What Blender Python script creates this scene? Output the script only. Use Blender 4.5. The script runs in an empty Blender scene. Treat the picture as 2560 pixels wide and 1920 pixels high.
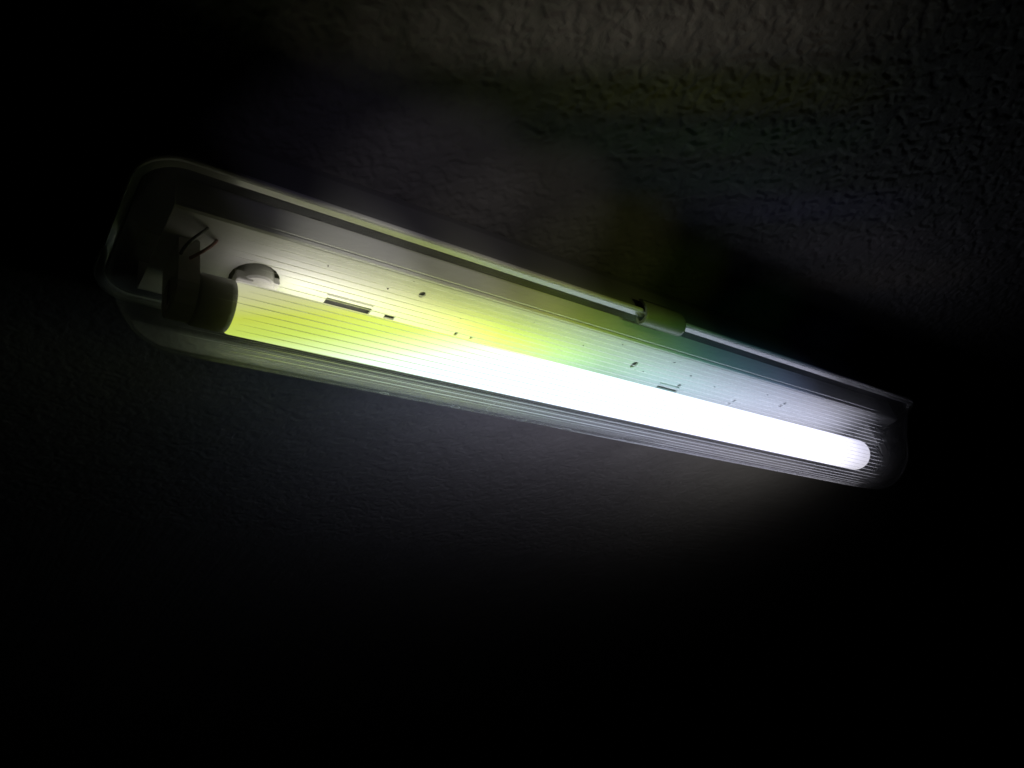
import bpy, bmesh, math, random
import numpy as np
from mathutils import Matrix, Vector, noise

# ------------------------------------------------------------------ frame
# Fixture coordinates in millimetres: X along the tube, y across (towards the
# side the camera stands on), h up towards the ceiling (0 = tube axis).
CEIL_H = 75.0
CEIL_Z = 2.40
def w(X, y, h):
    return Vector((X * 0.001, -y * 0.001, CEIL_Z + (h - CEIL_H) * 0.001))
def wd(X, y, h):
    return Vector((X, -y, h))

scene = bpy.context.scene

# ------------------------------------------------------------------ camera
cam_d = bpy.data.cameras.new('camera')
cam = bpy.data.objects.new('camera', cam_d)
scene.collection.objects.link(cam)
right = wd(0.79594198, 0.56637596, -0.21376303)
down = wd(0.1805676, -0.55915224, -0.8091626)
fwd = wd(0.57781632, -0.60544781, 0.54732189)
pos = w(0.0, 286.032, -266.730)
cam.matrix_world = Matrix(((right.x, -down.x, -fwd.x, pos.x),
                           (right.y, -down.y, -fwd.y, pos.y),
                           (right.z, -down.z, -fwd.z, pos.z),
                           (0, 0, 0, 1)))
cam_d.sensor_width = 36.0
cam_d.lens = 36.0 * 2000.0 / 2560.0
cam_d.clip_start = 0.01
cam_d.clip_end = 200.0
scene.camera = cam

# ------------------------------------------------------------------ world: unlit night interior
world = bpy.data.worlds.new('World')
scene.world = world
world.use_nodes = True
bg = world.node_tree.nodes['Background']
bg.inputs['Color'].default_value = (0, 0, 0, 1)
bg.inputs['Strength'].default_value = 0.0

vs = scene.view_settings
vs.view_transform = 'Standard'
vs.look = 'None'
vs.exposure = 0.0
vs.gamma = 1.0
scene.cycles.use_denoising = True
scene.cycles.use_adaptive_sampling = True
scene.cycles.adaptive_threshold = 0.005
scene.cycles.max_bounces = 8
scene.cycles.transparent_max_bounces = 24
scene.cycles.sample_clamp_indirect = 3.0
scene.cycles.caustics_reflective = False
scene.cycles.caustics_refractive = False
scene.cycles.blur_glossy = 0.5

# ------------------------------------------------------------------ lamps
# Added spots without a real source: they imitate rolling-shutter
# colour bands and glow.
def spot(name, src, dst, col, power, cone, blend=1.0, radius=0.0):
    l = bpy.data.lights.new(name, 'SPOT')
    l.color = col
    l.energy = power
    l.spot_size = math.radians(cone)
    l.spot_blend = blend
    l.shadow_soft_size = radius
    o = bpy.data.objects.new(name, l)
    scene.collection.objects.link(o)
    a, b = w(*src), w(*dst)
    o.location = a
    o.rotation_euler = (b - a).to_track_quat('-Z', 'Y').to_euler()
    return o

BANDS = [
    # ends on the ceiling (X, y)   colour               power  cone
    ((125, 121), (345, 238), (1.0, 0.86, 0.72), 0.0760, 32),
    ((201, 120), (391, 215), (0.80, 0.85, 0.04), 0.0260, 19),
    ((239, 105), (423, 194), (0.04, 0.80, 0.10), 0.0120, 15),
    ((301, 103), (426, 161), (0.03, 0.50, 0.50), 0.0090, 15),
    ((354, 103), (507, 171), (0.22, 0.16, 0.95), 0.0180, 17),
    ((420, 97), (578, 164), (0.85, 0.60, 0.85), 0.0080, 22),
    ((479, 87), (643, 153), (0.95, 0.72, 0.55), 0.0080, 22),
]
for (xa, ya), (xb, yb), col, power, cone in BANDS:
    for k in range(9):
        X, y = xa + (xb - xa) * k / 8, ya + (yb - ya) * k / 8
        spot('added_spot', (X - 88, y - 60, 0), (X, y, 75), col, power * (0.18, 0.36, 0.6, 0.8, 0.9, 0.85, 0.7, 0.5, 0.3)[k], cone)
GLOW = [   # added lamps that lighten the housing side and nearby ceiling
    ((140, 190, -70), (150, 46, 68), (0.72, 0.66, 1.0), 0.060, 42),
    ((200, 190, -70), (203, 46, 68), (0.94, 0.86, 0.98), 0.150, 42),
    ((270, 190, -70), (268, 46, 68), (0.98, 0.90, 0.82), 0.165, 42),
    ((340, 185, -70), (333, 45, 66), (0.92, 0.95, 0.32), 0.090, 40),
    ((410, 180, -70), (398, 44, 62), (0.50, 0.80, 0.08), 0.045, 36),
    ((500, 170, -70), (495, 44, 58), (0.14, 0.66, 0.26), 0.020, 36),
    ((590, 170, -70), (585, 44, 54), (0.18, 0.30, 0.75), 0.010, 36),
    ((373, 110, -10), (373, 50, 34), (0.70, 0.95, 0.06), 0.004, 46),  # added lamp that tints the clip
    # added lamps brightening the tray through the cover
    ((165, 150, -95), (162, 17, 25), (1.0, 0.97, 0.86), 0.46, 32),
    ((228, 150, -95), (225, 18, 25), (1.0, 0.99, 0.60), 0.26, 32),
    # added wash lamps on the other side and off the far end
    ((210, -95, -10), (220, -165, 75), (0.45, 0.64, 1.0), 0.026, 100),
    ((300, -95, -10), (310, -160, 75), (0.62, 0.68, 1.0), 0.130, 112),
    ((390, -95, -10), (400, -160, 75), (0.76, 0.74, 1.0), 0.190, 120),
    ((480, -95, -10), (500, -158, 75), (0.84, 0.80, 1.0), 0.175, 120),
    ((570, -95, -10), (600, -155, 75), (0.92, 0.88, 1.0), 0.150, 120),
    ((660, -95, -15), (690, -155, 75), (1.0, 0.95, 0.96), 0.125, 120),
    ((740, -110, -30), (770, -165, 75), (1.0, 0.95, 0.90), 0.075, 120),
]
for g_ in GLOW:
    spot('added_spot', *g_)
TINTS = [(270, (0.92, 0.97, 0.16)), (315, (0.66, 0.93, 0.03)), (365, (0.34, 0.85, 0.08)), (420, (0.15, 0.66, 0.48)), (480, (0.20, 0.50, 0.76)), (560, (0.34, 0.42, 0.90))]
for k in range(14):                       # more added lamps carry the band tint along the tray
    X = 272 + 21 * k
    for (xa, ca), (xb, cb) in zip(TINTS, TINTS[1:]):
        if xa <= X <= xb:
            t_ = (X - xa) / (xb - xa)
            spot('added_spot', (X, 150, -95), (X, 18, 25), [a_ + (b_ - a_) * t_ for a_, b_ in zip(ca, cb)], 0.20 - 0.006 * k, 28)

# ------------------------------------------------------------------ material helpers
def mat(name):
    m = bpy.data.materials.new(name)
    m.use_nodes = True
    nt = m.node_tree
    nt.nodes.clear()
    out = nt.nodes.new('ShaderNodeOutputMaterial')
    return m, nt, out
def N(nt, typ, **kw):
    n = nt.nodes.new(typ)
    for k, v in kw.items():
        setattr(n, k, v)
    return n
def L(nt, a, b):
    nt.links.new(a, b)
def math_node(nt, op, a, b=None, clamp=False):
    n = N(nt, 'ShaderNodeMath', operation=op)
    n.use_clamp = clamp
    for i, v in enumerate((a, b)):
        if v is None:
            continue
        if isinstance(v, (int, float)):
            n.inputs[i].default_value = v
        else:
            L(nt, v, n.inputs[i])
    return n.outputs[0]
def principled(name, col, rough=0.5, metal=0.0, var=0.06, scale=60.0, bump=0.0, bscale=400.0, spec=0.5):
    m, nt, out = mat(name)
    p = N(nt, 'ShaderNodeBsdfPrincipled')
    tc = N(nt, 'ShaderNodeTexCoord')
    nz = N(nt, 'ShaderNodeTexNoise')
    nz.inputs['Scale'].default_value = scale
    nz.inputs['Detail'].default_value = 6
    L(nt, tc.outputs['Object'], nz.inputs['Vector'])
    mx = N(nt, 'ShaderNodeMix', data_type='RGBA')
    mx.inputs['A'].default_value = (*[c * (1 - var * 2) for c in col], 1)
    mx.inputs['B'].default_value = (*[min(1, c * (1 + var)) for c in col], 1)
    L(nt, nz.outputs['Fac'], mx.inputs['Factor'])
    L(nt, mx.outputs['Result'], p.inputs['Base Color'])
    p.inputs['Roughness'].default_value = rough
    p.inputs['Metallic'].default_value = metal
    p.inputs['Specular IOR Level'].default_value = spec
    if bump:
        n2 = N(nt, 'ShaderNodeTexNoise')
        n2.inputs['Scale'].default_value = bscale
        L(nt, tc.outputs['Object'], n2.inputs['Vector'])
        b = N(nt, 'ShaderNodeBump')
        b.inputs['Strength'].default_value = bump
        b.inputs['Distance'].default_value = 0.0005
        L(nt, n2.outputs['Fac'], b.inputs['Height'])
        L(nt, b.outputs['Normal'], p.inputs['Normal'])
    L(nt, p.outputs['BSDF'], out.inputs['Surface'])
    return m

M = {}
M['tray'] = principled('white_enamel', (0.66, 0.66, 0.63), 0.45, var=0.03, scale=25)
M['housing'] = principled('grey_polycarbonate', (0.14, 0.14, 0.14), 0.55, var=0.05, scale=90)
M['lip'] = principled('light_grey_gasket_lip', (0.46, 0.46, 0.43), 0.5, var=0.08, scale=140)
M['holder'] = principled('white_plastic', (0.50, 0.49, 0.46), 0.4, var=0.04)
M['metal'] = principled('aluminium_cap', (0.45, 0.45, 0.44), 0.45, metal=0.7, var=0.1, scale=200)
M['dark'] = principled('dark_cavity', (0.05, 0.05, 0.05), 0.8, var=0.1)
M['ballast'] = principled('ballast_case', (0.16, 0.16, 0.17), 0.6, var=0.1)
M['clip'] = principled('clip_polycarbonate', (0.19, 0.20, 0.16), 0.4, var=0.06, scale=120)
M['wire_red'] = principled('wire_brown', (0.20, 0.05, 0.035), 0.5, var=0.05)
M['wire_black'] = principled('wire_black', (0.02, 0.02, 0.02), 0.5, var=0.05)

# ceiling stucco
def ceiling_material():
    m, nt, out = mat('stucco')
    p = N(nt, 'ShaderNodeBsdfPrincipled')
    tc = N(nt, 'ShaderNodeTexCoord')
    n1 = N(nt, 'ShaderNodeTexNoise')
    n1.inputs['Scale'].default_value = 35
    n1.inputs['Detail'].default_value = 8
    L(nt, tc.outputs['Object'], n1.inputs['Vector'])
    mx = N(nt, 'ShaderNodeMix', data_type='RGBA')
    mx.inputs['A'].default_value = (0.095, 0.093, 0.088, 1)
    mx.inputs['B'].default_value = (0.135, 0.132, 0.127, 1)
    L(nt, n1.outputs['Fac'], mx.inputs['Factor'])
    L(nt, mx.outputs['Result'], p.inputs['Base Color'])
    p.inputs['Roughness'].default_value = 0.9
    p.inputs['Specular IOR Level'].default_value = 0.2
    n2 = N(nt, 'ShaderNodeTexNoise')
    n2.inputs['Scale'].default_value = 420
    n2.inputs['Detail'].default_value = 5
    n2.inputs['Roughness'].default_value = 0.65
    L(nt, tc.outputs['Object'], n2.inputs['Vector'])
    n3 = N(nt, 'ShaderNodeTexNoise')
    n3.inputs['Scale'].default_value = 130
    n3.inputs['Detail'].default_value = 4
    n3.inputs['Distortion'].default_value = 1.0
    L(nt, tc.outputs['Object'], n3.inputs['Vector'])
    h = math_node(nt, 'ADD', math_node(nt, 'MULTIPLY', n2.outputs['Fac'], 0.5), n3.outputs['Fac'])
    b = N(nt, 'ShaderNodeBump')
    b.inputs['Strength'].default_value = 0.55
    b.inputs['Distance'].default_value = 0.0012
    L(nt, h, b.inputs['Height'])
    L(nt, b.outputs['Normal'], p.inputs['Normal'])
    L(nt, p.outputs['BSDF'], out.inputs['Surface'])
    return m
M['ceiling'] = ceiling_material()

# lit phosphor tube: rolling-shutter bands painted into its emission colour
def tube_material():
    m, nt, out = mat('lit_phosphor_glass')
    tc = N(nt, 'ShaderNodeTexCoord')
    sx = N(nt, 'ShaderNodeSeparateXYZ')
    L(nt, tc.outputs['Object'], sx.inputs[0])
    X = math_node(nt, 'MULTIPLY', sx.outputs['X'], 1000.0)            # mm along the tube
    ny = math_node(nt, 'MULTIPLY', sx.outputs['Y'], -1.0 / 0.013)     # -1..1 across
    nh = math_node(nt, 'MULTIPLY', sx.outputs['Z'], 1.0 / 0.013)      # -1..1 up
    u = math_node(nt, 'ADD', math_node(nt, 'MULTIPLY', ny, 0.68), math_node(nt, 'MULTIPLY', nh, 0.73))
    # painted bands slant across the tube to follow the camera's sensor rows
    ph = math_node(nt, 'SUBTRACT', X, math_node(nt, 'MULTIPLY', u, 50.0))
    back = math_node(nt, 'MULTIPLY', math_node(nt, 'SUBTRACT', nh, 0.45), 1.8, clamp=True)
    ph = math_node(nt, 'SUBTRACT', ph, math_node(nt, 'MULTIPLY', back, 105.0))  # rear side painted with an earlier band colour, for the tray
    low = math_node(nt, 'MULTIPLY', math_node(nt, 'MULTIPLY', ny, -1.2, clamp=True), math_node(nt, 'ADD', nh, 0.4, clamp=True), clamp=True)
    ph = math_node(nt, 'ADD', ph, math_node(nt, 'MULTIPLY', low, 170.0))  # lower rear side painted with a later band colour, for the ceiling
    t = math_node(nt, 'DIVIDE', math_node(nt, 'ADD', ph, 50.0), 800.0)
    cr = N(nt, 'ShaderNodeValToRGB')
    stops = [  # phase (mm), colour / 4
        (-50, (0.62, 0.58, 0.60)),
        (40, (0.80, 0.77, 0.66)),
        (90, (1.00, 1.02, 0.48)),
        (125, (1.00, 1.16, 0.15)),
        (160, (1.00, 1.30, 0.22)),
        (190, (1.20, 1.55, 0.65)),
        (228, (1.35, 1.75, 1.45)),
        (275, (1.40, 1.75, 1.90)),
        (345, (1.45, 1.65, 2.05)),
        (480, (1.48, 1.50, 2.00)),
        (600, (1.52, 1.50, 1.88)),
        (720, (1.45, 1.40, 1.52)),
    ]
    e = cr.color_ramp.elements
    while len(e) < len(stops):
        e.new(0.5)
    for el, (p_, c_) in zip(e, stops):
        el.position = (p_ + 50) / 800.0
        el.color = (*[v / 4 for v in c_], 1)
    L(nt, t, cr.inputs['Fac'])
    # cathode ends glow less
    mr = N(nt, 'ShaderNodeMapRange', interpolation_type='SMOOTHSTEP')
    mr.inputs['From Min'].default_value = 95
    mr.inputs['From Max'].default_value = 240
    mr.inputs['To Min'].default_value = 0.62
    mr.inputs['To Max'].default_value = 1.05
    L(nt, X, mr.inputs['Value'])
    mr2 = N(nt, 'ShaderNodeMapRange', interpolation_type='SMOOTHSTEP')
    mr2.inputs['From Min'].default_value = 600
    mr2.inputs['From Max'].default_value = 653
    mr2.inputs['To Min'].default_value = 1.0
    mr2.inputs['To Max'].default_value = 0.45
    L(nt, X, mr2.inputs['Value'])
    st = math_node(nt, 'MULTIPLY', math_node(nt, 'MULTIPLY', mr.outputs[0], mr2.outputs[0]), 4.0)
    # extra gain painted on flanks the camera can't see, lighting tray and ceiling
    hid = math_node(nt, 'MULTIPLY', math_node(nt, 'SUBTRACT', math_node(nt, 'MULTIPLY', nh, 0.68), math_node(nt, 'MULTIPLY', ny, 0.73)), 2.2, clamp=True)
    lowside = math_node(nt, 'MULTIPLY', math_node(nt, 'SUBTRACT', math_node(nt, 'MULTIPLY', ny, -1.0), 0.6), 3.0, clamp=True)
    mb = N(nt, 'ShaderNodeValToRGB')
    for k_, (p_, v_) in enumerate(((0.0, 0.12), (0.045, 0.60), (0.10, 0.48), (0.19, 0.29), (0.375, 0.19), (0.60, 0.05))):
        el = mb.color_ramp.elements[k_] if k_ in (0,) else (mb.color_ramp.elements[-1] if k_ == 5 else mb.color_ramp.elements.new(p_))
        el.position = p_
        el.color = (v_, v_, v_, 1)
    L(nt, math_node(nt, 'DIVIDE', math_node(nt, 'SUBTRACT', X, 120.0), 400.0), mb.inputs['Fac'])
    mbv = math_node(nt, 'SUBTRACT', math_node(nt, 'MULTIPLY', mb.outputs['Color'], 16.0), 0.75)
    hid_t = math_node(nt, 'MULTIPLY', math_node(nt, 'MULTIPLY', hid, math_node(nt, 'MULTIPLY', math_node(nt, 'SUBTRACT', nh, 0.2), 2.5, clamp=True)), math_node(nt, 'SUBTRACT', 1.0, lowside))
    gain = math_node(nt, 'ADD', math_node(nt, 'ADD', math_node(nt, 'MULTIPLY', hid_t, mbv), math_node(nt, 'MULTIPLY', math_node(nt, 'MULTIPLY', hid, lowside), 0.6)), 1.0)
    st = math_node(nt, 'MULTIPLY', st, gain)
    mr3 = N(nt, 'ShaderNodeMapRange', interpolation_type='SMOOTHSTEP')
    mr3.inputs['From Min'].default_value = 90
    mr3.inputs['From Max'].default_value = 400
    mr3.inputs['To Min'].default_value = 0.92
    mr3.inputs['To Max'].default_value = 0.0
    L(nt, X, mr3.inputs['Value'])
    st = math_node(nt, 'MULTIPLY', st, math_node(nt, 'SUBTRACT', 1.0, math_node(nt, 'MULTIPLY', low, mr3.outputs[0])))  # lower rear flank dimmed at the near end to darken its surroundings
    # band tint painted on the unseen rear flank to colour the tray
    tr_ = N(nt, 'ShaderNodeValToRGB')
    tints = ((150, (1.0, 1.0, 1.0)), (215, (1.0, 1.0, 0.8)), (275, (0.92, 1.0, 0.30)), (340, (0.66, 1.0, 0.66)), (400, (0.80, 1.0, 1.0)), (500, (0.96, 0.98, 1.0)))
    ee = tr_.color_ramp.elements
    while len(ee) < len(tints):
        ee.new(0.5)
    for el, (p_, c_) in zip(ee, tints):
        el.position = p_ / 700.0
        el.color = (*c_, 1)
    L(nt, math_node(nt, 'DIVIDE', X, 700.0), tr_.inputs['Fac'])
    tm = N(nt, 'ShaderNodeMix', data_type='RGBA', blend_type='MULTIPLY')
    L(nt, hid_t, tm.inputs['Factor'])
    L(nt, cr.outputs['Color'], tm.inputs['A'])
    L(nt, tr_.outputs['Color'], tm.inputs['B'])
    em = N(nt, 'ShaderNodeEmission')
    L(nt, tm.outputs['Result'], em.inputs['Color'])
    L(nt, st, em.inputs['Strength'])
    L(nt, em.outputs[0], out.inputs['Surface'])
    return m
M['tube'] = tube_material()

# clear polycarbonate, thin sheet
def cover_material():
    m, nt, out = mat('clear_polycarbonate')
    tc = N(nt, 'ShaderNodeTexCoord')
    tr = N(nt, 'ShaderNodeBsdfTransparent')
    tr.inputs['Color'].default_value = (0.97, 0.97, 0.97, 1)
    gl = N(nt, 'ShaderNodeBsdfGlossy')
    gl.inputs['Roughness'].default_value = 0.14
    gl.inputs['Color'].default_value = (1, 1, 1, 1)
    fr = N(nt, 'ShaderNodeFresnel')
    fr.inputs['IOR'].default_value = 1.5
    sc = N(nt, 'ShaderNodeBsdfTranslucent')
    sc.inputs['Color'].default_value = (0.8, 0.8, 0.8, 1)
    df = N(nt, 'ShaderNodeBsdfDiffuse')
    df.inputs['Color'].default_value = (0.8, 0.8, 0.8, 1)
    m0 = N(nt, 'ShaderNodeMixShader')
    m0.inputs[0].default_value = 0.5
    L(nt, sc.outputs[0], m0.inputs[1])
    L(nt, df.outputs[0], m0.inputs[2])
    # faint dust film
    mp = N(nt, 'ShaderNodeMapping')
    mp.inputs['Scale'].default_value = (12, 120, 120)
    L(nt, tc.outputs['Object'], mp.inputs['Vector'])
    nz = N(nt, 'ShaderNodeTexNoise')
    nz.inputs['Scale'].default_value = 3.0
    nz.inputs['Detail'].default_value = 8
    L(nt, mp.outputs[0], nz.inputs['Vector'])
    dust = N(nt, 'ShaderNodeMapRange')
    dust.inputs['From Min'].default_value = 0.3
    dust.inputs['From Max'].default_value = 0.8
    dust.inputs['To Min'].default_value = 0.06
    dust.inputs['To Max'].default_value = 0.13
    L(nt, nz.outputs['Fac'], dust.inputs['Value'])
    m1 = N(nt, 'ShaderNodeMixShader')
    L(nt, dust.outputs[0], m1.inputs[0])
    L(nt, tr.outputs[0], m1.inputs[1])
    L(nt, m0.outputs[0], m1.inputs[2])
    m2 = N(nt, 'ShaderNodeMixShader')
    L(nt, math_node(nt, 'MULTIPLY', fr.outputs[0], 0.24), m2.inputs[0])
    L(nt, m1.outputs[0], m2.inputs[1])
    L(nt, gl.outputs[0], m2.inputs[2])
    L(nt, m2.outputs[0], out.inputs['Surface'])
    return m
M['cover'] = cover_material()

def rib_material(name, gloss, clear):
    m, nt, out = mat(name)
    tl = N(nt, 'ShaderNodeBsdfTranslucent')
    tl.inputs['Color'].default_value = (0.98, 0.98, 0.98, 1)
    tr = N(nt, 'ShaderNodeBsdfTransparent')
    g = N(nt, 'ShaderNodeBsdfGlossy')
    g.inputs['Roughness'].default_value = 0.22
    g.inputs['Color'].default_value = (0.95, 0.95, 0.95, 1)
    a = N(nt, 'ShaderNodeMixShader')
    a.inputs[0].default_value = clear
    L(nt, tl.outputs[0], a.inputs[1])
    L(nt, tr.outputs[0], a.inputs[2])
    b = N(nt, 'ShaderNodeMixShader')
    b.inputs[0].default_value = gloss
    L(nt, a.outputs[0], b.inputs[1])
    L(nt, g.outputs[0], b.inputs[2])
    L(nt, b.outputs[0], out.inputs['Surface'])
    return m
M['rib'] = rib_material('moulded_rib', 0.10, 0.22)
M['rim'] = rib_material('clear_rim', 0.15, 0.55)

# ------------------------------------------------------------------ mesh helpers
def obj(name, verts, faces, material, parent=None, smooth=False):
    me = bpy.data.meshes.new(name)
    me.from_pydata([tuple(v) for v in verts], [], faces)
    me.update()
    if smooth:
        for p in me.polygons:
            p.use_smooth = True
    me.materials.append(material)
    o = bpy.data.objects.new(name, me)
    scene.collection.objects.link(o)
    if parent:
        o.parent = parent
    return o
def bm_obj(name, bm, material, parent=None, smooth=False, autosmooth=None):
    bmesh.ops.recalc_face_normals(bm, faces=bm.faces)
    me = bpy.data.meshes.new(name)
    bm.to_mesh(me)
    bm.free()
    if smooth:
        for p in me.polygons:
            p.use_smooth = True
    me.materials.append(material)
    o = bpy.data.objects.new(name, me)
    scene.collection.objects.link(o)
    if parent:
        o.parent = parent
    return o
def grid_faces(nu, nv, closed_v=False):
    f = []
    for i in range(nu - 1):
        for j in range(nv if closed_v else nv - 1):
            j2 = (j + 1) % nv
            f.append((i * nv + j, i * nv + j2, (i + 1) * nv + j2, (i + 1) * nv + j))
    return f
def box_bm(X0, X1, y0, y1, h0, h1, bevel=0.0, bm=None):
    bm = bm or bmesh.new()
    vs_ = [bm.verts.new(w(X, y, h)) for X in (X0, X1) for y in (y0, y1) for h in (h0, h1)]
    fs = [(0, 1, 3, 2), (4, 6, 7, 5), (0, 4, 5, 1), (2, 3, 7, 6), (0, 2, 6, 4), (1, 5, 7, 3)]
    new = [bm.faces.new([vs_[i] for i in f]) for f in fs]
    if bevel:
        bmesh.ops.bevel(bm, geom=list({e for f in new for e in f.edges}), offset=bevel * 0.001, segments=2, affect='EDGES', profile=0.5)
    return bm
def tube_path(pts, r, seg=8):
    vs_, n = [], len(pts)
    P = [Vector(p) for p in pts]
    for i, p in enumerate(P):
        t = (P[min(i + 1, n - 1)] - P[max(i - 1, 0)]).normalized()
        a = t.orthogonal().normalized()
        if i and prev is not None:
            a = (prev - t * prev.dot(t)).normalized()
        prev = a
        b = t.cross(a)
        for k in range(seg):
            an = 2 * math.pi * k / seg
            vs_.append(p + (a * math.cos(an) + b * math.sin(an)) * r)
    f = grid_faces(n, seg, True)
    f.append(tuple(range(seg)))
    f.append(tuple(range((n - 1) * seg, n * seg)))
    return vs_, f
prev = None

# ------------------------------------------------------------------ ceiling: one stucco sheet
def smooth(a, b, x):
    t = np.clip((x - a) / (b - a), 0, 1)
    return t * t * (3 - 2 * t)
rng = np.random.default_rng(7)
def vnoise(x, y, seed):
    r = np.random.default_rng(seed)
    T = r.random((256, 256))
    xi, yi = np.floor(x).astype(int), np.floor(y).astype(int)
    fx, fy = x - xi, y - yi
    fx = fx * fx * fx * (fx * (fx * 6 - 15) + 10)
    fy = fy * fy * fy * (fy * (fy * 6 - 15) + 10)
    a = T[xi % 256, yi % 256]; b = T[(xi + 1) % 256, yi % 256]
    c = T[xi % 256, (yi + 1) % 256]; d = T[(xi + 1) % 256, (yi + 1) % 256]
    return (a * (1 - fx) + b * fx) * (1 - fy) + (c * (1 - fx) + d * fx) * fy
def stucco(x, y):
    wx = x + 3.2 * (vnoise(x / 5.5, y / 5.5, 1) - .5) * 2
    wy = y + 3.2 * (vnoise(x / 5.5, y / 5.5, 2) - .5) * 2
    n = 0.6 * vnoise(wx / 4.0, wy / 4.0, 3) + 0.3 * vnoise(wx / 2.0, wy / 2.0, 4) + 0.1 * vnoise(wx / 1.3, wy / 1.3, 5)
    plateau = smooth(0.38, 0.49, n)                       # flattened knockdown splats
    return 0.9 * plateau + 0.35 * n + 0.25 * (vnoise(x / 30, y / 30, 6) - .5)
def ceiling():
    def axis(lo, hi, step, far_lo, far_hi):
        mid = list(np.arange(lo, hi + .1, step))
        out, s, v = [], step, hi
        while v < far_hi:
            s *= 1.35; v += s; out.append(v)
        outl, s, v = [], step, lo
        while v > far_lo:
            s *= 1.35; v -= s; outl.append(v)
        return np.array(outl[::-1] + mid + out)
    xs = axis(-40, 760, 1.1, -3000, 20000)
    ys = axis(-360, 310, 1.1, -20000, 3000)
    Xg, Yg = np.meshgrid(xs, ys, indexing='ij')
    d = stucco(Xg, Yg)
    fade = smooth(-400, -60, Xg) * (1 - smooth(860, 1400, Xg)) * smooth(-1000, -470, Yg) * (1 - smooth(345, 600, Yg))
    fade = fade * (0.45 + 0.55 * smooth(-40, 60, Yg))    # trowelled flatter on that side
    H = CEIL_H + 1.3 - d * fade * 0.68
    co = np.stack([Xg * .001, -Yg * .001, CEIL_Z + (H - CEIL_H) * .001], -1).reshape(-1, 3)
    nu, nv = Xg.shape
    i = np.arange(nu - 1)[:, None] * nv + np.arange(nv - 1)[None]
    F = np.stack([i, i + 1, i + nv + 1, i + nv], -1).reshape(-1, 4)
    me = bpy.data.meshes.new('ceiling')
    me.vertices.add(len(co)); me.vertices.foreach_set('co', co.ravel())
    me.loops.add(F.size); me.loops.foreach_set('vertex_index', F.ravel().astype(np.int32))
    me.polygons.add(len(F))
    me.polygons.foreach_set('loop_start', np.arange(0, F.size, 4, dtype=np.int32))
    me.polygons.foreach_set('use_smooth', np.ones(len(F), dtype=bool))
    me.update(calc_edges=True); me.validate()
    me.materials.append(M['ceiling'])
    o = bpy.data.objects.new('ceiling', me)
    scene.collection.objects.link(o)
    o['kind'] = 'structure'
    o['label'] = 'rough stucco ceiling in near darkness around the lamp'
ceiling()

# ------------------------------------------------------------------ the fixture
XL, XR = 52.0, 712.0                                   # outer ends of the lip
fixture = bpy.data.objects.new('light_fixture', None)
scene.collection.objects.link(fixture)
fixture.empty_display_size = 0.05
fixture.location = w(382, 0, CEIL_H)
fixture['label'] = 'long ceiling batten fixture with clear ribbed plastic cover and grey housing'
fixture['category'] = 'light fixture'
PARENT_INV = Matrix.Translation(-fixture.location)
def into(o, parent=fixture):
    o.parent = parent
    if parent is fixture:
        o.matrix_parent_inverse = PARENT_INV
    return o

def rrect(X0, X1, hw, r, seg=8):
    """rounded-rectangle outline in (X, y), counter-clockwise"""
    pts = []
    for cx, cy, a0 in ((X1 - r, hw - r, 0), (X0 + r, hw - r, 90), (X0 + r, -hw + r, 180), (X1 - r, -hw + r, 270)):
        for k in range(seg + 1):
            a = math.radians(a0 + 90 * k / seg)
            pts.append((cx + r * math.cos(a), cy + r * math.sin(a)))
    return pts
def rings(loops, closed=False):
    n = len(loops[0][0])
    v = [w(x, y, h) for pts, h in loops for x, y in pts]
    f = grid_faces(len(loops), n, True)
    if closed:
        m = len(loops)
        f += [((m - 1) * n + j, (m - 1) * n + (j + 1) % n, (j + 1) % n, j) for j in range(n)]
    return v, f

# housing: moulded trough against the ceiling, open below
R = rrect
loops = [(R(XL + 3.5, XR - 3.5, 46.0, 17), 35.0), (R(XL + 5, XR - 5, 44.8, 17), 45), (R(XL + 9, XR - 9, 41, 16), 66),
         (R(XL + 13, XR - 13, 38, 14), 74.6), (R(XL + 15, XR - 15, 36, 13), 74.6),
         (R(XL + 15, XR - 15, 36, 13), 72.5), (R(XL + 11.5, XR - 11.5, 39, 15), 65), (R(XL + 7.5, XR - 7.5, 42.6, 16), 45),
         (R(XL + 6, XR - 6, 43.8, 16), 35.0)]
v, f = rings(loops)
n = len(loops[0][0])
f.append(tuple(range(5 * n, 6 * n)))                     # back panel
f.append(tuple(range(3 * n, 4 * n)))
f += [(8 * n + j, 8 * n + (j + 1) % n, (j + 1) % n, j) for j in range(n)]
housing = into(obj('housing', v, f, M['housing'], smooth=False))

# lip of the housing that carries the gasket and the cover
loops = [(R(XL + 5, XR - 5, 45.0, 17), 36.4), (R(XL, XR, 49.4, 20), 36.4), (R(XL - .3, XR + .3, 49.7, 20), 35.6),
         (R(XL, XR, 49.4, 20), 34.6), (R(XL + 1.2, XR - 1.2, 48.2, 19), 34.2), (R(XL + 5, XR - 5, 45.0, 17), 34.6)]
v, f = rings(loops, closed=True)
lip = into(obj('housing_lip', v, f, M['lip']))

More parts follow.
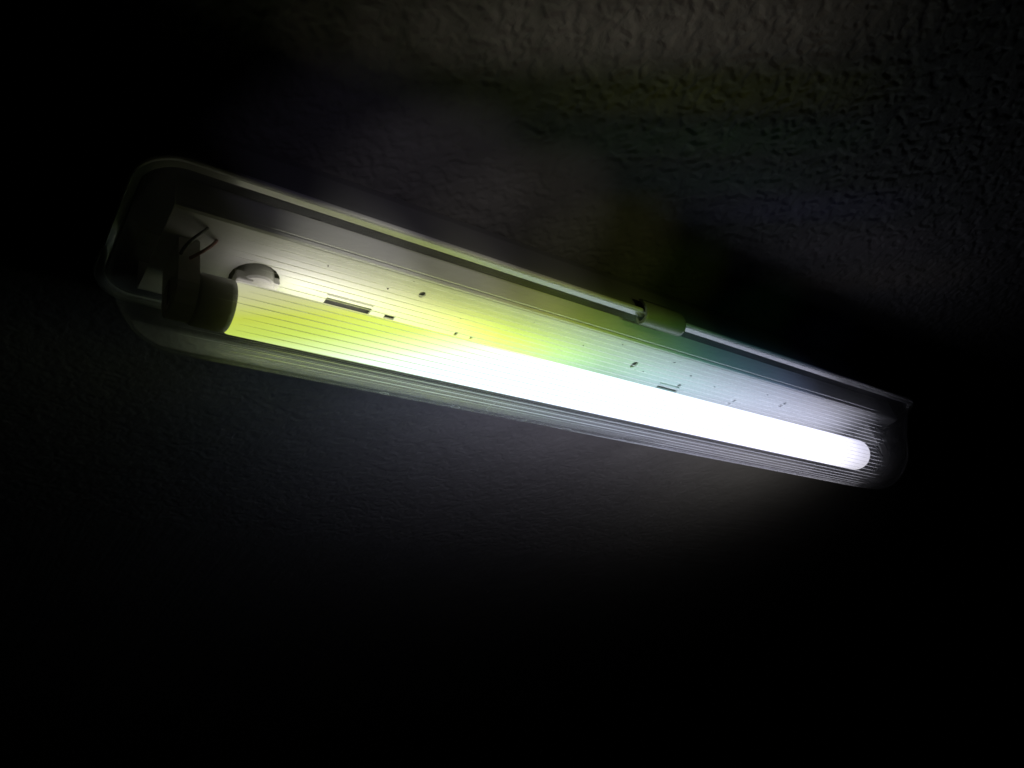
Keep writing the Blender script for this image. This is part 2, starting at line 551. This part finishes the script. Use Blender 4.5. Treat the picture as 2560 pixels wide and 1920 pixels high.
# clear cover: profile (y, h) from +y lip over the tube to -y lip
half = [(44.6, 33.2), (44.2, 31.0), (42.9, 29.0), (41.0, 25.5), (38.2, 20.0), (35.4, 14.5), (32.6, 9.0), (30.0, 3.5), (28.2, -1.5),
        (26.6, -6.5), (24.2, -11.8), (21.0, -16.8), (17.2, -20.8), (12.6, -24.0), (7.6, -26.2), (2.6, -27.2)]
prof = half + [(-y, h) for y, h in half[::-1]]
CXL, CXR, CR = XL + 4.5, XR - 4.5, 30.0
def station(X):
    t = min(X - CXL, CXR - X) / CR
    t = max(0.0, min(1.0, t))
    g = math.sqrt(max(0.0, 1 - (1 - t) ** 2.4))
    return g
def cover_pt(X, y, h):
    g = station(X)
    hh = 33.2 + (h - 33.2) * g
    t = max(0.0, min(1.0, min(X - CXL, CXR - X) / 17.0))
    corner = 17.0 * (1 - math.sqrt(max(0.0, 1 - (1 - t) ** 2)))
    k = (44.6 - corner) / 44.6
    # towards the ends the low part keeps the width of the wall it rises from
    return w(X, y * k, hh)
ts = [CR * (1 - math.cos(math.pi / 2 * i / 12)) for i in range(13)]
ST = [CXL + t for t in ts] + list(np.linspace(CXL + CR + 12, CXR - CR - 12, 24)) + [CXR - t for t in ts[::-1]]
v = [cover_pt(X, y, h) for X in ST for y, h in prof]
f = grid_faces(len(ST), len(prof))
cover = into(obj('clear_cover', v, f, M['cover'], smooth=True))
cover['label'] = 'clear ribbed plastic cover over the tube'

# flat rim of the cover, lying on the lip
loops = [(R(XL + 4.2, XR - 4.2, 44.9, 17), 33.9), (R(XL + 4.2, XR - 4.2, 44.9, 17), 32.9), (R(XL + 1.0, XR - 1.0, 48.6, 19), 32.4),
         (R(XL + .6, XR - .6, 49.0, 19.5), 33.4), (R(XL + 1.2, XR - 1.2, 48.2, 19), 34.0)]
v, f = rings(loops, closed=True)
rim = obj('cover_rim', v, f, M['rim'], cover)

# moulded ribs along the cover
random.seed(11)
def resample(pr, step):
    out, acc = [], 0.0
    P = [Vector(p) for p in pr]
    d = [0.0]
    for a, b in zip(P, P[1:]):
        d.append(d[-1] + (b - a).length)
    s = 0.0
    while s <= d[-1]:
        i = max(k for k in range(len(d)) if d[k] <= s + 1e-9)
        i = min(i, len(P) - 2)
        t = (s - d[i]) / (d[i + 1] - d[i])
        p = P[i].lerp(P[i + 1], t)
        tg = (P[i + 1] - P[i]).normalized()
        out.append((s, p, tg))
        s += step
    return out
def rib(y, h, tg, X0, X1, wd_=0.24, ht=0.13):
    nrm = Vector((tg.y, -tg.x))                          # outward of the profile going +y -> -y
    if nrm.dot(Vector((y, h - 5))) < 0:
        nrm = -nrm
    X0 += random.uniform(-12, 16)
    X1 += random.uniform(-9, 7)
    xs = sorted([X for X in ST if X0 < X < X1] + [X0, X0 + 9, X0 + 22, X1 - 12, X1 - 4, X1])
    vv = []
    for X in xs:
        tp = max(0.12, min(1.0, (X - X0) / 24, (X1 - X) / 14))
        for (a, b) in ((-wd_, 0.05), (-wd_ * .7, ht * .8), (0, ht), (wd_ * .7, ht * .8), (wd_, 0.05)):
            vv.append(cover_pt(X, y + tg.x * a * tp + nrm.x * b, h + tg.y * a * tp + nrm.y * b))
    ff = grid_faces(len(xs), 5)
    o = obj('rib', vv, ff, M['rib'], cover, smooth=True)
    return o
RIBS = resample(half + [(-a, b) for a, b in half[::-1]], 3.05)
for s, p, tg in RIBS:
    if s < 15.0:
        continue
    if p.x < -1.5:
        break
    rib(p.x, p.y, tg, 103, 648)
for s, p, tg in RIBS:
    if p.x < -26.5 and s < RIBS[-1][0] - 13.0:
        rib(p.x, p.y, tg, 103, 648)
# finer ribs that reach round the underside towards the far end only
cnt = 0
for s, p, tg in RIBS:
    if -22 < p.x < -1.5:
        rib(p.x, p.y, tg, 395 - 12 * cnt, 654, 0.22, 0.12)
        cnt += 1

# gear tray: white folded steel channel behind the tube
TX0, TX1, TW, TH = 72.0, 694.0, 30.5, 25.0
bm = bmesh.new()
pro = [(TW - 1, 44), (TW, 44), (TW, TH + 2.0), (TW - .6, TH + .6), (TW - 2, TH), (-TW + 2, TH), (-TW + .6, TH + .6), (-TW, TH + 2.0), (-TW, 44), (-TW + 1, 44),
       (-TW + 1, TH + 2.4), (-TW + 2.2, TH + 1.2), (TW - 2.2, TH + 1.2), (TW - 1, TH + 2.4)]
a = [bm.verts.new(w(TX0, y, h)) for y, h in pro]
b = [bm.verts.new(w(TX1, y, h)) for y, h in pro]
for i in range(len(pro)):
    j = (i + 1) % len(pro)
    bm.faces.new((a[i], a[j], b[j], b[i]))
bm.faces.new(a[::-1]); bm.faces.new(b)
tray = bm_obj('gear_tray', bm, M['tray'])
cut = bmesh.new()
def cut_box(X, y, lx, ly):
    box_bm(X - lx / 2, X + lx / 2, y - ly / 2, y + ly / 2, TH - 4, TH + 5, bm=cut)
def cut_cyl(X, y, rx, ry=None, seg=20):
    ry = ry or rx
    lo = [cut.verts.new(w(X + rx * math.cos(2 * math.pi * k / seg), y + ry * math.sin(2 * math.pi * k / seg), TH - 4)) for k in range(seg)]
    hi = [cut.verts.new(w(X + rx * math.cos(2 * math.pi * k / seg), y + ry * math.sin(2 * math.pi * k / seg), TH + 5)) for k in range(seg)]
    for k in range(seg):
        cut.faces.new((lo[k], lo[(k + 1) % seg], hi[(k + 1) % seg], hi[k]))
    cut.faces.new(lo[::-1]); cut.faces.new(hi)
cut_cyl(120.5, -3.5, 12.6)                              # starter opening
cut_box(173, -5.0, 27, 6.0)                             # long slot
cut_box(198.5, -5.0, 6.5, 3.2)
cut_cyl(206.5, 18.5, 2.0, 2.3)
cut_box(243, -4.2, 2.2, 3.2)
cut_box(254, -4.4, 1.6, 2.2)
cut_cyl(379.5, 10.0, 2.3, 3.4)
cut_box(427, -4.6, 21, 3.0)
cut_cyl(433.5, 1.6, 1.8)
cut_box(497.5, 1.0, 2.6, 2.6)
cut_box(496.0, -3.2, 2.6, 2.0)
cut_box(548.0, 13.0, 3.2, 2.6)
cut_box(547.0, 9.2, 3.2, 2.6)
cutter = bm_obj('cutter', cut, M['dark'])
mod = tray.modifiers.new('holes', 'BOOLEAN')
mod.object = cutter
mod.operation = 'DIFFERENCE'
mod.solver = 'EXACT'
dg = bpy.context.evaluated_depsgraph_get()
me = bpy.data.meshes.new_from_object(tray.evaluated_get(dg))
tray.modifiers.clear()
tray.data = me
bpy.data.objects.remove(cutter)
into(tray)

# pressed ridges beside the slots, and paint runs
for X, y, lx, ly in ((172, 0.6, 27, 0.7), (425, 0.0, 20, 0.6)):
    bm_obj('slot_flange', box_bm(X - lx / 2, X + lx / 2, y - ly / 2, y + ly / 2, TH - 1.4, TH - 0.02), M['tray'], tray)
# ballast behind the tray
into(bm_obj('ballast', box_bm(150, 300, -17, 17, TH + 6, TH + 38, 1.5), M['ballast']))

# starter in its opening
def cyl_h(name, X, y, r, h0, h1, material, parent, seg=28, bev=0.0):
    lo = [(X + r * math.cos(2 * math.pi * k / seg), y + r * math.sin(2 * math.pi * k / seg)) for k in range(seg)]
    lo2 = [(X + (r - bev) * math.cos(2 * math.pi * k / seg), y + (r - bev) * math.sin(2 * math.pi * k / seg)) for k in range(seg)]
    lp = [(lo, h1), (lo, h0 + bev), (lo2, h0)]
    v, f = rings(lp)
    f.append(tuple(range(seg)))
    f.append(tuple(range(2 * seg, 3 * seg)))
    return obj(name, v, f, material, parent)
st = into(cyl_h('starter', 121.0, -3.5, 9.6, TH - 6.0, TH + 28, M['holder'], None, bev=1.0))
bm_obj('starter_tab', box_bm(109.5, 118.0, -8.0, 2.5, TH - 7.2, TH - 1.0, 0.8), M['holder'], st)
bm_obj('starter_tab', box_bm(126.0, 131.5, -6.0, 3.0, TH - 5.0, TH - 0.6, 0.6), M['holder'], st)

# lamp holders
def holder(Xa, Xb, face_dir):
    """rotary lamp holder: rounded tombstone standing on the tray"""
    rw = 12.5 if face_dir < 0 else 15.2
    pts = [(rw, TH + 1), (rw, 4)]
    for k in range(1, 12):
        a = math.pi * k / 12
        pts.append((rw * math.cos(a), 2.0 - (rw + 1.6) * math.sin(a)))
    pts += [(-rw, 4), (-rw, TH + 1)]
    bm = bmesh.new()
    A = [bm.verts.new(w(Xa, y, h)) for y, h in pts]
    B = [bm.verts.new(w(Xb, y, h)) for y, h in pts]
    for i in range(len(pts)):
        j = (i + 1) % len(pts)
        bm.faces.new((A[i], A[j], B[j], B[i]))
    bm.faces.new(A[::-1]); bm.faces.new(B)
    bmesh.ops.bevel(bm, geom=[e for e in bm.edges if len(e.link_faces) == 2 and e.calc_face_angle(0) > 1.0], offset=0.0009, segments=2, affect='EDGES')
    h = into(bm_obj('lamp_holder', bm, M['holder']))
    # rotor ring on the outer face
    Xf = Xa - 0.8 if face_dir < 0 else Xb + 0.8
    seg = 24
    ring = []
    for rr in (9.5, 7.6):
        for XX in ((Xa + .2, Xf) if face_dir < 0 else (Xb - .2, Xf)):
            ring.append([w(XX, rr * math.cos(2 * math.pi * k / seg), rr * math.sin(2 * math.pi * k / seg)) for k in range(seg)])
    order = [ring[0], ring[1], ring[3], ring[2]]
    v = [p for r_ in order for p in r_]
    f = grid_faces(4, seg, True)
    obj('rotor_ring', v, f, M['holder'], h)
    bm_obj('rotor_slot', box_bm(min(Xf, Xf - face_dir * 0.6), max(Xf, Xf - face_dir * 0.6), -1.2, 1.2, -7, 7), M['dark'], h)
    # foot
    if face_dir > 0:
        bm_obj('holder_foot', box_bm(Xa - 8 if face_dir < 0 else Xb, Xa if face_dir < 0 else Xb + 8, -10, 10, TH - 6, TH - .05, 0.8), M['holder'], h)
    return h
holder(79.0, 88.6, -1)
far = holder(668.0, 679.0, 1)
bm_obj('contact_slot', box_bm(667.3, 668.2, -3.2, 9.0, -13.4, -12.4), M['dark'], far)
bm_obj('contact_slot', box_bm(667.3, 668.2, 12.6, 13.6, -6.5, 4.0), M['dark'], far)

# wires at the near lamp holder
def wire(name, pts, r, m):
    v, f = tube_path([w(*p) for p in pts], r * .001, 8)
    return into(obj(name, v, f, m, smooth=True))
def bez(p0, p1, p2, p3, n=14):
    out = []
    for i in range(n):
        t = i / (n - 1)
        out.append([(1 - t) ** 3 * a + 3 * (1 - t) ** 2 * t * b + 3 * (1 - t) * t * t * c + t ** 3 * d for a, b, c, d in zip(p0, p1, p2, p3)])
    return out
o = wire('wire', bez((84, 13, 12), (86, 22, 8), (92, 20, 16), (96, 15, 27)), 0.8, M['wire_red'])
o['label'] = 'brown wire bent into the tray'
o = wire('wire', bez((80, 12, 14), (78, 26, 8), (84, 27, 14), (90, 21, 27)), 0.8, M['wire_black'])
o['label'] = 'black wire bent into the tray'

# toggle clip hooked over the lip
def clip(Xa, Xb, side):
    prof_o = [(41.8, 33.6), (41.2, 31.2), (42.2, 28.6), (45.0, 27.2), (48.6, 27.6), (51.2, 29.8), (52.6, 33.2), (52.6, 37.6), (51.6, 41.2), (50.0, 44.2)]
    prof_i = [(49.0, 43.6), (50.3, 40.6), (51.0, 37.4), (51.0, 33.8), (50.2, 31.2), (48.0, 29.6), (45.4, 29.3), (43.6, 30.2), (43.1, 31.6), (43.3, 33.4)]
    P = [(y * side, h) for y, h in prof_o + prof_i]
    bm = bmesh.new()
    ks = [0, .04, .5, .96, 1]
    sec = []
    for k in ks:
        X = Xa + (Xb - Xa) * k
        sec.append([bm.verts.new(w(X, y, h)) for y, h in P])
    m = len(P)
    for A, B in zip(sec, sec[1:]):
        for i in range(m):
            j = (i + 1) % m
            bm.faces.new((A[i], A[j], B[j], B[i]))
    no = len(prof_o)
    for S in (sec[0], sec[-1]):
        for i in range(no - 1):
            bm.faces.new((S[i], S[i + 1], S[m - 2 - i], S[m - 1 - i]))
    o = into(bm_obj('clip', bm, M['clip']))
    for p in o.data.polygons:
        p.use_smooth = len(p.vertices) == 4 and abs(p.normal.x) < .3
    return o
clip(355, 392, 1)
clip(355, 392, -1)

# specks of dirt fallen inside, on the tray face
for X, y, r_ in ((186.5, 16.0, 0.5), (407.6, 22.0, 0.9), (433.0, 14.3, 0.7), (247.0, -17.0, 0.5), (392.0, 6.0, 0.4), (197.0, 26.0, 0.35), (329.0, 14.5, 0.4),
                 (464.0, 10.0, 0.45), (283.0, 22.0, 0.35), (520.0, 17.0, 0.5), (150.0, 20.0, 0.4), (238.0, 9.0, 0.3), (355.0, 25.0, 0.35)):
    seg = 7
    a_ = [(X + r_ * (1 + .3 * math.sin(k * 2.1 + X)) * math.cos(2 * math.pi * k / seg), y + r_ * (.8 + .3 * math.cos(k * 1.7 + X)) * math.sin(2 * math.pi * k / seg)) for k in range(seg)]
    b_ = [(X + (px_ - X) * .5, y + (py_ - y) * .5) for px_, py_ in a_]
    v, f = rings([(a_, TH - .01), (a_, TH - .25), (b_, TH - .5)])
    f.append(tuple(range(2 * seg, 3 * seg)))
    obj('dirt_speck', v, f, M['dark'], tray)

# fine hair-like scratches on the underside of the cover
random.seed(4)
def profile_at(th):
    best = min(range(len(prof)), key=lambda i: abs(math.atan2(prof[i][0], -prof[i][1]) - th))
    return prof[best]
half_th = [(math.atan2(y, -h), y, h) for y, h in prof]
half_th.sort()
def on_cover(X, th):
    for (a, y0, h0), (b, y1, h1) in zip(half_th, half_th[1:]):
        if a <= th <= b:
            t = (th - a) / (b - a)
            return cover_pt(X, (y0 + (y1 - y0) * t) * 1.008, h0 + (h1 - h0) * t - .12)
    return cover_pt(X, 0, -27.4)
for X in (190, 232, 255, 287, 318, 352, 372, 398, 412, 446, 470, 508, 540, 566, 590):
    th0 = math.radians(random.uniform(-26, -4))
    pts, an, xx, tt = [], random.uniform(0, 6.28), X + random.uniform(-5, 5), th0
    cv = random.uniform(-.5, .5)
    for k in range(16):
        pts.append(on_cover(xx, tt))
        xx += 1.0 * math.cos(an); tt += 0.028 * math.sin(an); an += cv + random.uniform(-.25, .25)
    v, f = tube_path(pts, 0.00009, 4)
    obj('scratch', v, f, M['rim'], cover)

# ------------------------------------------------------------------ the lit tube (sits in the holders)
tube = bpy.data.objects.new('fluorescent_tube', None)
scene.collection.objects.link(tube)
tube.empty_display_size = 0.03
tube.location = w(0, 0, 0)
tube['label'] = 'lit fluorescent tube, yellow green at one end and bluish white at the other'
tube['category'] = 'fluorescent tube'
def lathe_x(name, prf, material, parent, seg=48, caps=True):
    v = [Vector((X * .001, -r * math.cos(2 * math.pi * k / seg) * .001, r * math.sin(2 * math.pi * k / seg) * .001)) for X, r in prf for k in range(seg)]
    f = grid_faces(len(prf), seg, True)
    if caps:
        f.append(tuple(range(seg)))
        f.append(tuple(range((len(prf) - 1) * seg, len(prf) * seg)))
    o = obj(name, v, f, material, parent, smooth=True)
    o.data.polygons[-1].use_smooth = o.data.polygons[-2].use_smooth = not caps
    return o
gp = [(106.2, 11.6), (106.8, 12.6), (108.2, 13.0)] + [(X, 13.0) for X in np.linspace(120, 640, 24)] + [(649.5, 13.0), (651.0, 12.6), (651.6, 11.6)]
lathe_x('glass', gp, M['tube'], tube)
lathe_x('end_cap', [(89.2, 9.5), (89.4, 11.8), (90.4, 12.7), (103.0, 12.9), (105.6, 12.9), (106.1, 12.3)], M['metal'], tube)
lathe_x('end_cap', [(651.9, 12.3), (652.4, 12.9), (655.0, 12.9), (666.0, 12.7), (667.2, 11.8), (667.4, 9.5)], M['metal'], tube)
